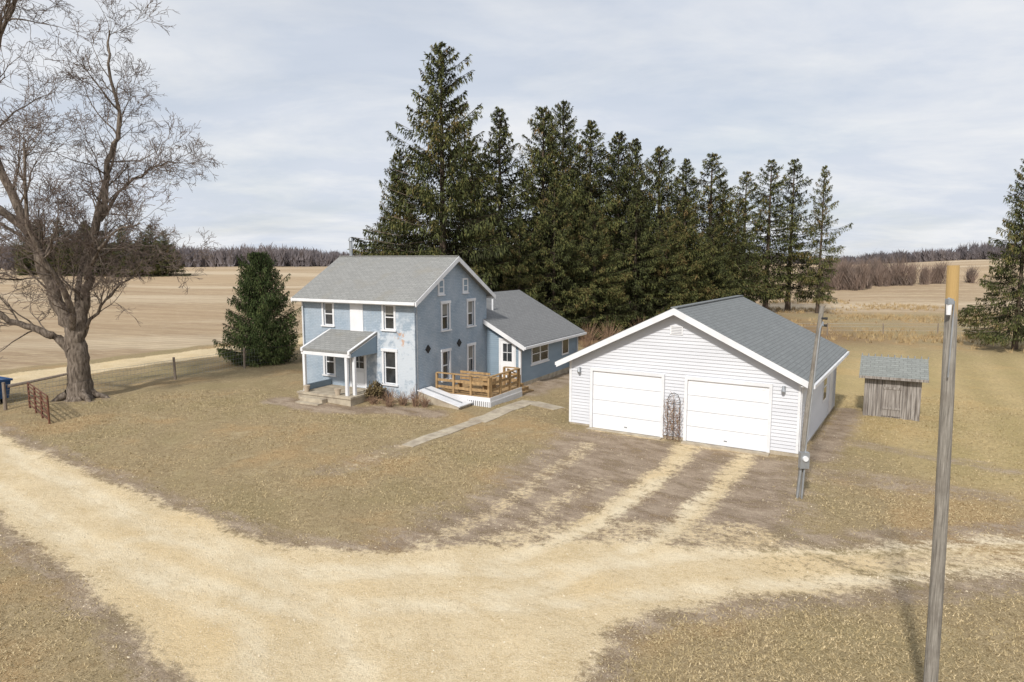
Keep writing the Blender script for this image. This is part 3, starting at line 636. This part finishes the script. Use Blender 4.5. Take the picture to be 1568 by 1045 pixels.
# ------------------------------------------------------------------ fences, gate, bin
fe=MB()
fp=[(-23.6,31.2),(-21.9,34.9),(-19.4,38.8),(-16.9,42.6),(-14.3,46.6),(-11.8,50.4),(-9.2,54.3)]
for x,y in fp:
    z=hz(x,y); l=random.uniform(-.04,.04); fe.tube([(x,y,z-.2),(x+l,y,z+1.3)],[.08,.07],8,'postwood')
for (a,b),(c,d_) in zip(fp[:-1],fp[1:]):
    for k in range(5):
        zz=.2+k*.24; fe.tube([(a,b,hz(a,b)+zz),((a+c)/2,(b+d_)/2,hz((a+c)/2,(b+d_)/2)+zz-.02),(c,d_,hz(c,d_)+zz)],[.008]*3,3,'metal')
    for k in range(24):
        t=k/24; xx=a+(c-a)*t;yy=b+(d_-b)*t; fe.tube([(xx,yy,hz(xx,yy)+.1),(xx,yy,hz(xx,yy)+1.15)],[.004]*2,3,'metal')
fe.tube([(-23.4,31.2,1.1),(-21.9,33.2,1.35)],[.07,.06],6,'postwood')
fe.obj('wire_fence')
f2=MB(); q0=None
for i in range(14):
    x=24+i*4.6;y=62-i*.6+random.uniform(-.3,.3);z=hz(x,y); f2.tube([(x,y,z-.2),(x+random.uniform(-.08,.08),y,z+1.15)],[.06,.05],6,'postwood')
    q=Vector((x,y,z))
    if q0 is not None:
        for zz in (.5,.85,1.1): f2.tube([q0+Vector((0,0,zz)),q+Vector((0,0,zz))],[.006]*2,3,'metal')
    q0=q
f2.obj('pasture_fence')
gt2=MB(); A=Vector((-19.6,28.3,0));B=Vector((-22.6,31.4,0))
for t in (0,.33,.66,1): q=A.lerp(B,t); gt2.tube([q,q+Vector((0,0,1.25))],[.045]*2,6,'rust')
for z in (.2,.42,.64,.86,1.08,1.24): gt2.tube([A+Vector((0,0,z)),B+Vector((0,0,z))],[.028]*2,6,'rust')
gt2.beam(A+Vector((0,0,.2)),A.lerp(B,.33)+Vector((0,0,1.2)),.03,.03,'rust')
gt2.obj('rusty_metal_gate')
bn=MB()
bn.hexa([(-1.2,-.7,.25),(1.1,-.7,.25),(1.1,.7,.25),(-1.2,.7,.25)],[(-1.3,-.8,1.15),(1.2,-.8,1.15),(1.2,.8,1.15),(-1.3,.8,1.15)],'bluebin')
bn.box(-1.36,1.26,-.86,-.8,1.1,1.2,'bluebin');bn.box(-1.36,1.26,.8,.86,1.1,1.2,'bluebin');bn.box(1.2,1.26,-.8,.8,1.1,1.2,'bluebin')
for x in (-.9,-.3,.3,.8): bn.box(x,x+.08,-.83,-.72,.3,1.1,'bluebin')
bn.box(-1.28,1.18,-.75,.75,1.0,1.05,'black')
for x in (-.9,.8):
    for y in (-.55,.55): bn.tube([(x,y-.05,.13),(x,y+.05,.13)],[.13,.13],12,'black')
ob=bn.obj('blue_dumpster'); ob.location=(-25.8,32.6,hz(-25.6,32.6)); ob.rotation_euler=(0,0,-.5)
# ------------------------------------------------------------------ spruces
def spruce(name,Ht,R,seed,nb,base=.06,power=.8,dens=1.,up0=-.28,matk='needle',cl=1.,bare=0.,latk=.13,ragged=1.):
    r=np.random.default_rng(seed); Vs=[];Cs=[];tv=[];tf=[]
    ph=r.uniform(0,6.28,6)
    nlev=max(8,nb//6)
    for i in range(nb):
        lev=i//6; f=(lev+r.normal(0,.22*ragged)+.5)/nlev; f=min(max(f,0.0),.995); z=Ht*(base+(1-base)*f)
        pr=(1-f)**power*min(1,.74+f*2.4)
        az=i*1.0472*1.0+lev*.6+r.normal(0,.35)
        lob=1+ragged*.16*(math.sin(az*2+f*9+ph[0])+math.sin(az*3-f*17+ph[1]))
        L=R*pr*lob*r.uniform(1-.36*ragged,1.1)+.18
        if r.random()<.1*ragged: L*=1.25
        if r.random()<.05*ragged: L*=.4
        sl_=up0+.85*f**1.3+r.normal(0,.08*ragged)
        n=int(dens*(10+L*L*7+L*13)); s=r.random(n)**.6*.9+.1
        if bare: s=np.maximum(s,bare*r.random(n)+.12)
        ca,sa=math.cos(az),math.sin(az)
        bz=lambda s: z+L*(sl_*s-.2*(1-f)*s*s+.26*s**3)
        lat=r.normal(0,1,n)*(latk*L*(1.15-s)+.06)
        rad=L*s; hang=r.random(n)<.55
        cx=ca*rad-sa*lat; cy=sa*rad+ca*lat; cz=bz(s)-np.abs(lat)*.3-np.where(hang,r.uniform(0,.62,n)*min(1,L/2.5)*cl,0)+r.normal(0,.04,n)
        a2=az+np.sign(lat)*r.uniform(.1,1.1,n); pit=np.where(hang,r.uniform(-1.5,-.7,n),r.uniform(-.5,.35,n))
        dx=np.cos(a2)*np.cos(pit);dy=np.sin(a2)*np.cos(pit);dz_=np.sin(pit)
        D_=np.stack([dx,dy,dz_],1); U=r.normal(0,.55,(n,3))+np.array([0,0,1.]); Sd=np.cross(D_,U); Sd/=np.linalg.norm(Sd,axis=1)[:,None]+1e-6
        ln=r.uniform(.16,.42,n)[:,None]*cl; wd=r.uniform(.025,.06,n)[:,None]*cl; c=np.stack([cx,cy,cz],1)
        q=np.stack([c-D_*ln*.5,c+Sd*wd-D_*ln*.08,c+D_*ln*.6,c-Sd*wd-D_*ln*.08],1)
        Vs.append(q.reshape(-1,3))
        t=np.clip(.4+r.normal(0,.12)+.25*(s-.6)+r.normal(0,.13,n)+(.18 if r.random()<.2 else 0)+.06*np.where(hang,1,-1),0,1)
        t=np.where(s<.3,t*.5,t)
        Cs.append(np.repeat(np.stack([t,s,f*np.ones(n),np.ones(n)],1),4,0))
        b=len(tv)
        for k,ss in enumerate((0,.5,1)):
            w_=.035*(1-ss)+.008; zz=float(bz(ss)); 
            for sg in (-1,1): tv.append((ca*L*ss-sa*sg*w_,sa*L*ss+ca*sg*w_,zz-.02*sg))
        tf+= [(b,b+1,b+3,b+2),(b+2,b+3,b+5,b+4)]
    nseg=9;nk=9;b=len(tv)
    for k in range(nk+1):
        zz=Ht*k/nk*.99; rr=Ht*.0125*(1-k/nk)**.8+.02+(.1 if k==0 else 0)
        for q in range(nseg): tv.append((rr*math.cos(q*2*math.pi/nseg),rr*math.sin(q*2*math.pi/nseg),zz-(.3 if k==0 else 0)))
    for k in range(nk):
        for q in range(nseg): tf.append((b+k*nseg+q,b+k*nseg+(q+1)%nseg,b+(k+1)*nseg+(q+1)%nseg,b+(k+1)*nseg+q))
    Vn=np.concatenate(Vs,0); nv=len(Vn); Vall=np.concatenate([Vn,np.array(tv)],0)
    Fn=np.arange(nv).reshape(-1,4); Fall=np.concatenate([Fn,np.array(tf)+nv],0)
    Call=np.concatenate(Cs+[np.tile([.1,0,0,1],(len(tv),1))],0)
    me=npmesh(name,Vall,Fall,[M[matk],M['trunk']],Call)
    me.polygons.foreach_set('material_index',np.concatenate([np.zeros(len(Fn),np.int32),np.ones(len(tf),np.int32)]))
    return me
sA=spruce('spruce_full',22.5,6.6,11,300,base=.07,power=.8,dens=1.55)
sB=spruce('spruce_mid',20,5.3,12,258,base=.09,power=.74,dens=1.5)
sB2=spruce('spruce_mid_alt',20,5.1,13,240,base=.1,power=.84,dens=1.5,up0=-.35)
sC=spruce('spruce_sparse',19,3.4,14,180,base=.13,power=.6,dens=1.2,up0=-.3,bare=.3,ragged=1.3)
sD=spruce('young_spruce',7,2.6,15,340,base=.02,power=.66,dens=2.4,up0=.05,matk='needle2',cl=.6,latk=.2,ragged=.5)
def tree(me,Hm,x,y,ht,wk=1.,rot=None):
    s=ht/Hm; addobj('spruce_tree',me,(x,y,hz(x,y)-.1),random.uniform(0,6.28) if rot is None else rot,(s*wk,s*wk,s))
tree(sA,22.5,-5.2,52,22.6,1.08)
tree(sB,20,-8.9,55,15.5,.95)
for me,x,y,t,wk in ((sB2,-1.06,60,19.8,1.1),(sB,-3.6,62,17.5,1.1),(sB,2.85,64,20.7,1.1),(sA,5.1,70,22.6,.95),(sB2,7.4,66,20,1.2),(sB,10.5,69,19.4,1.15),(sB2,13.2,75,19.9,1.1),(sB,15,71,18.4,1.1),(sB2,19.2,77,18,1.1),(sC,20.9,73,17.9,1.4),(sC,24.3,80,15.8,1.3),(sC,29.6,88,17.9,1.3),(sC,32.7,88,19.3,1.3),(sC,36.8,91,19.8,1.2),(sC,39.,87,18.4,.85),(sB,3.6,59,13.5,1.2),(sB2,11.5,64,13.5,1.2),(sB,17,68,13,1.2),(sB,8,74,16,1.2),(sC,23,76,13.5,1.3),(sB2,.6,56,10.5,1.2),(sB,7.2,60,11.5,1.2),(sB2,14.6,65,11.5,1.2),(sB,20.5,70,11,1.1),(sC,26.8,82,14,1.4)):
    tree(me,{sA:22.5,sB:20,sB2:20,sC:19}[me],x,y,t,wk)
tree(sB2,20,38.6,52,15.0,.92)
addobj('young_spruce_tree',sD,(-16.75,45.4,hz(-16.75,45.4)-.05),0,(1,1,1.02))
for i in range(12):
    x=-137+i*3.4+random.uniform(-1.5,1.5); y=200+random.uniform(-8,8); ht=random.uniform(13,16.5)
    s=ht/20; o=addobj('pine_tree',random.choice([sB,sB2]),(x,y,hz(x,y)-.2*ht),random.uniform(0,6),(s*1.7,s*1.7,s*1.15))
# ------------------------------------------------------------------ bare trees
def bare(name,loc,guides,seed,kids,minr=.009,scale=1.):
    R=random.Random(seed); vv=[];ff=[];mi=[]
    def tube(P,rad,n,tw=0):
        b=len(vv)
        for j,p in enumerate(P):
            q=P[min(j+1,len(P)-1)]-P[max(j-1,0)]
            if q.length<1e-6: q=Vector((0,0,1))
            q.normalize(); ref=Vector((1,0,0)) if abs(q.x)<.7 else Vector((0,1,0))
            a=q.cross(ref).normalized(); c=q.cross(a)
            for k in range(n):
                t=6.2832*k/n; w=rad[j]; vv.append((p.x+(a.x*math.cos(t)+c.x*math.sin(t))*w,p.y+(a.y*math.cos(t)+c.y*math.sin(t))*w,p.z+(a.z*math.cos(t)+c.z*math.sin(t))*w))
        for j in range(len(P)-1):
            for k in range(n): ff.append((b+j*n+k,b+j*n+(k+1)%n,b+(j+1)*n+(k+1)%n,b+(j+1)*n+k)); mi.append(tw)
    def rv(s): return Vector((R.gauss(0,s),R.gauss(0,s),R.gauss(0,s)))
    def grow(p,d,L,r,lev):
        n=3 if lev>2 else 6; P=[p.copy()]; rd=[r]; d=d.normalized(); q=p.copy()
        for j in range(n):
            d=(d+rv(.2)+Vector((0,0,.05 if lev<2 else 0))).normalized(); q=q+d*(L/n); P.append(q.copy()); rd.append(max(minr,r*(1-.75*(j+1)/n)))
        tube(P,rd,5 if r>.04 else 3,1 if lev>0 else 0)
        if lev>=4 or L<.4: return
        k=kids[lev]
        for i in range(k):
            t=R.uniform(.2,1.) if i<k-1 else 1.; j=min(int(t*n),n-1); fr_=t*n-j
            s=P[j].lerp(P[j+1],fr_); dd=(P[j+1]-P[j]).normalized()
            ax=rv(1); ax=(ax-dd*ax.dot(dd)).normalized(); an=R.uniform(.4,1.0)
            nd=dd*math.cos(an)+ax*math.sin(an)
            grow(s,nd,L*R.uniform(.42,.68)*(1.15-.4*t),max(minr,rd[j]*.6),lev+1)
    for P,r0,r1,nk,kl in guides:
        P=[Vector(p) for p in P]
        Q=[];rd=[];m=len(P)-1; jit=.02 if nk==0 else .06
        for j in range(m):
            p0=P[max(j-1,0)];p1=P[j];p2=P[j+1];p3=P[min(j+2,m)]
            for q in range(4):
                t=q/4; Q.append(.5*((2*p1)+(p2-p0)*t+(2*p0-5*p1+4*p2-p3)*t*t+(3*p1-p0-3*p2+p3)*t**3)+(rv(jit) if j+q>0 else rv(0)))
        Q.append(P[-1]); rd=[(r0+(r1-r0)*(i/(len(Q)-1))**.8)*R.uniform(.95,1.05) for i in range(len(Q))]
        tube(Q,rd,14 if r0>.2 else 8)
        for i in range(nk):
            t=R.uniform(.22,1) if i<nk-2 else 1.; j=min(int(t*(len(Q)-1)),len(Q)-2); dd=(Q[j+1]-Q[j]).normalized()
            ax=rv(1); ax=(ax-dd*ax.dot(dd)).normalized(); an=R.uniform(.35,1.05)
            nd=dd*math.cos(an)+ax*math.sin(an); nd.z+=.1
            grow(Q[j],nd,kl*R.uniform(.6,1.2),max(minr,min(rd[j]*.5,.06*kl/3.5)),0)
    me=bpy.data.meshes.new(name); me.from_pydata(vv,[],ff); me.materials.append(M['bark']); me.materials.append(M['twig']); me.polygons.foreach_set('material_index',mi); me.polygons.foreach_set('use_smooth',[True]*len(ff)); me.update()
    return addobj(name,me,loc,0,(scale,)*3)
Gd=[([(0,0,-.3),(-.02,0,.3),(0.02,0,1.5),(0,0,2.6),(-.1,0,3.6)],.66,.38,0,0),
 ([(0,0,-.3),(0,0,.05),(0,0,.9)],.95,.52,0,0),
 ([(.35,-.35,.35),(.8,-.7,.05),(1.2,-.9,-.2)],.22,.08,0,0),([(-.35,-.35,.35),(-.8,-.6,.05),(-1.2,-.8,-.2)],.22,.08,0,0),([(.45,.1,.35),(1.0,.2,.05),(1.5,.2,-.2)],.2,.08,0,0),
 ([(-.1,0,2.1),(-.8,-.2,3.0),(-1.6,-.4,3.5),(-2.8,-.6,4.0),(-4.2,-.6,4.9),(-6,-.9,5.1)],.26,.07,12,2.6),
 ([(-.05,0,2.5),(-.4,.1,3.6),(-.9,.2,4.9),(-1.3,.1,6.3),(-2.1,.1,8.7),(-3.2,0,11.6),(-3.6,.2,14.8),(-3,.1,17.7),(-2,.4,21)],.42,.06,24,3.4),
 ([(.05,0,2.5),(.25,.1,3.6),(.5,.2,5),(.75,.5,6.9),(1.25,.6,9),(2.,.5,11.6),(2.6,.4,13.3),(2.5,.2,16.0),(2.7,0,17.6)],.32,.03,30,2.6),
 ([(-1.9,0,8.2),(-3.4,-.6,9.8),(-5,-1.2,11.6),(-6.3,-1.5,15)],.2,.05,14,3.2),
 ([(-3.4,.1,13),(-2.4,-.4,16.5),(-1,-.9,18.8),(0,-1,21)],.15,.04,16,2.6),
 ([(1.25,.6,8.8),(2.4,1.,10.5),(3.8,1.2,11.5),(4.8,1.2,11.7)],.1,.03,16,2.1),
 ([(.6,.2,6),(1.8,-.6,7.2),(3,-1.2,8.2),(4.4,-1.6,8.6)],.11,.03,16,2.2),
 ([(.8,.4,6.8),(2.2,.6,7.6),(3.8,.7,7.5),(5.0,.8,6.8)],.09,.025,15,1.9),
 ([(0,0,3.0),(.3,-1.2,5.5),(-.2,-2.4,8.4),(.3,-3,12)],.2,.045,16,2.7),
 ([(0,.1,3.0),(-.6,1.6,6),(-.4,3.2,9.5),(.5,4.2,14)],.2,.045,16,2.7),
 ([(-1.2,.1,5.8),(-2.4,.9,7.5),(-4.2,1.4,8.6),(-6,1.6,9)],.15,.04,13,2.4),
 ([(.2,0,3.2),(1.1,.1,4.3),(2.1,.1,5.5),(3.2,.1,6.2)],.11,.03,13,1.9)]
bare('bare_deciduous_tree',(-21.6,33.6,hz(-21.6,33.6)),Gd,5,[5,5,4,3],minr=.0088)
# ------------------------------------------------------------------ shrubs
def shrub(name,x,y,z0,r,hh,mat,n,seed):
    R=random.Random(seed); mb=MB()
    for i in range(n):
        a=R.uniform(0,6.28); t=R.uniform(0,1)**.5; q=Vector((x,y,z0)); e_=Vector((x+math.cos(a)*r*t,y+math.sin(a)*r*t,z0+hh*(1-.5*t*t)*R.uniform(.6,1.1)))
        mid=q.lerp(e_,.5)+Vector((R.gauss(0,.05),R.gauss(0,.05),.08)); q=q.lerp(Vector((e_.x,e_.y,z0)),.3)
        mb.tube([q,mid,e_],[.012,.009,.005],3,mat)
        if mat=='shrub':
            for k in range(9):
                c=mid.lerp(e_,R.uniform(0,1))+Vector((R.gauss(0,.05),R.gauss(0,.05),R.gauss(0,.05))); u=Vector((R.gauss(0,1),R.gauss(0,1),R.gauss(0,1))).normalized()*.07; v_=u.cross(Vector((R.gauss(0,1),R.gauss(0,1),1))).normalized()*.03
                mb.poly([c-u,c+v_,c+u,c-v_],mat)
    mb.obj(name)
def hl(lx,ly):
    c,s=math.cos(-.497),math.sin(-.497); x=-4.49+lx*c-ly*s; y=31.34+lx*s+ly*c; return x,y,hz(x,y)
x,y,z=hl(-1.75,-.75); shrub('porch_shrub',x,y,z,.5,.9,'shrub',160,1)
for i,(a,b,rr,hh) in enumerate(((-.9,-.8,.5,.8),(-.2,-.7,.5,.7),(.35,-.5,.4,1.0),(-1.4,-1.3,.5,.45),(-.5,-1.3,.5,.45),(.8,-.4,.35,.6))):
    x,y,z=hl(a,b); shrub('dry_flower_stalks',x,y,z,rr,hh,'stalk',55,20+i)
x,y,z=hl(3.2,13.5); shrub('bare_bush',x,y,z,1.3,2.0,'stalk',150,44)
for i,(x,y) in enumerate(((8.,56.),(11.2,58),(6,54),(3.6,51))): shrub('bare_bush',x,y,hz(x,y),1.5,2.2,'stalk',110,60+i)
# ------------------------------------------------------------------ distant woods
def woods(name,pts,mat,nsl,wmin,wmax):
    r=np.random.default_rng(9); Vs=[]
    for x,y,ht in pts:
        z=hz(x,y)-.5; n=nsl; b=r.normal(0,.06*ht,(n,2)); zb=r.uniform(0,.55,n)*ht; a=r.uniform(0,6.28,n); l=r.uniform(.2,.5,n)*ht; out=r.uniform(.1,.75,n)
        A=np.stack([x+b[:,0],y+b[:,1],z+zb],1); T_=A+np.stack([np.cos(a)*l*out,np.sin(a)*l*out,l],1); T_[:,2]=np.minimum(T_[:,2],z+ht*r.uniform(.8,1.05,n))
        w_=r.uniform(wmin,wmax,n); A[0]=(x,y,z);w_[0]*=1.5
        o1=np.stack([w_,w_*.2,w_*0],1); Vs.append(np.stack([A-o1,A+o1,T_],1).reshape(-1,3))
    Vv=np.concatenate(Vs,0); return addobj(name,npmesh(name,Vv,np.arange(len(Vv)).reshape(-1,3),[M[mat]]))
R=random.Random(4); pts=[]
for i in range(2600):
    x=R.uniform(-620,60); y=440+R.uniform(0,70)+.08*x; pts.append((x,y,(15.5+3*math.sin(x*.017)+1.8*math.sin(x*.07))*R.uniform(.7,1.08)))
for i in range(1900):
    x=R.uniform(60,900); y=620+R.uniform(0,80)-.1*x; k=12+4.5*math.sin(x*.018)+2.5*math.sin(x*.06)
    pts.append((x,y,max(4,k)*R.uniform(.6,1.08)))
woods('distant_treeline',pts,'woods',34,.25,.8)
pts=[]
for cx_,cy_,n_,sp_,hm in ((63,133,26,2.5,8),(70,136,22,4,6.2),(78,138,14,3,8),(86,140,8,2.,5)):
    for i in range(n_): pts.append((R.gauss(cx_,sp_),cy_+R.uniform(-6,8),hm*R.uniform(.55,1.05)))
woods('bare_tree_thicket',pts,'thicket',170,.03,.08)
pts=[(R.uniform(-260,-150),R.uniform(250,300),R.uniform(9,14)) for i in range(70)]
woods('background_trees',pts,'woods',60,.1,.3)
# ------------------------------------------------------------------ world, sun, camera
el=math.radians(40); sdir=Vector((-.43,-.90,0)).normalized()*math.cos(el)+Vector((0,0,math.sin(el)))
sl_=bpy.data.lights.new('sun','SUN'); sl_.energy=3.8; sl_.angle=math.radians(4.0); sl_.color=(1,.96,.9)
so=bpy.data.objects.new('sun',sl_); COL.objects.link(so); so.rotation_euler=(-sdir).to_track_quat('-Z','Y').to_euler()
w_=bpy.data.worlds.new('World'); S.world=w_; w_.use_nodes=True; nt=w_.node_tree; N=nt.nodes; L=nt.links; bg=N['Background']
sky=N.new('ShaderNodeTexSky'); sky.sky_type='NISHITA'; sky.sun_disc=False; sky.sun_elevation=el; sky.sun_rotation=math.atan2(-.43,-.90)%(2*math.pi); sky.air_density=1; sky.dust_density=1.5
tc=N.new('ShaderNodeTexCoord'); sx=N.new('ShaderNodeSeparateXYZ'); L.new(tc.outputs['Generated'],sx.inputs[0])
def mth(op,a,b):
    k=N.new('ShaderNodeMath');k.operation=op
    for i,v in enumerate((a,b)):
        if isinstance(v,(int,float)): k.inputs[i].default_value=v
        else: L.new(v,k.inputs[i])
    return k.outputs[0]
zz=mth('ADD',mth('MAXIMUM',sx.outputs['Z'],0),.16)
cb=N.new('ShaderNodeCombineXYZ'); L.new(mth('DIVIDE',sx.outputs['X'],zz),cb.inputs[0]); L.new(mth('DIVIDE',sx.outputs['Y'],zz),cb.inputs[1])
def nz(sc,de,ro,off=0):
    mp=N.new('ShaderNodeMapping'); L.new(cb.outputs[0],mp.inputs['Vector']); mp.inputs['Location'].default_value=(off,off,0); mp.inputs['Scale'].default_value=(.6,.8,1); mp.inputs['Rotation'].default_value=(0,0,.3)
    k=N.new('ShaderNodeTexNoise'); L.new(mp.outputs[0],k.inputs['Vector']); k.inputs['Scale'].default_value=sc; k.inputs['Detail'].default_value=de; k.inputs['Roughness'].default_value=ro; k.inputs['Distortion'].default_value=.3; return k.outputs['Fac']
def mr(v,a,b,c,d):
    k=N.new('ShaderNodeMapRange'); L.new(v,k.inputs[0]); 
    for i,q in enumerate((a,b,c,d)): k.inputs[i+1].default_value=q
    return k.outputs[0]
def mx(f,a,b):
    k=N.new('ShaderNodeMix');k.data_type='RGBA'
    if isinstance(f,float): k.inputs[0].default_value=f
    else: L.new(f,k.inputs[0])
    for i,v in ((6,a),(7,b)):
        if isinstance(v,tuple): k.inputs[i].default_value=(*v,1)
        else: L.new(v,k.inputs[i])
    return k.outputs[2]
SK=.1
cloud=mx(mr(nz(1.8,7,.6,3.),.42,.64,0,1),(6.9,7.4,8.3),(8.6,8.75,9.0))
f1=mr(nz(.8,6,.55,1.2),.38,.56,.74,.98)
L.new(mx(f1,sky.outputs[0],cloud),bg.inputs['Color']); bg.inputs['Strength'].default_value=SK
cam=bpy.data.cameras.new('camera'); cam.lens=24; cam.sensor_width=36; cam.clip_end=9000; cam.clip_start=.1
co=bpy.data.objects.new('camera',cam); COL.objects.link(co); co.location=(0,0,7); co.rotation_euler=(math.radians(90-6.9),0,0); S.camera=co
S.view_settings.view_transform='Standard'; S.view_settings.look='None'; S.view_settings.exposure=0
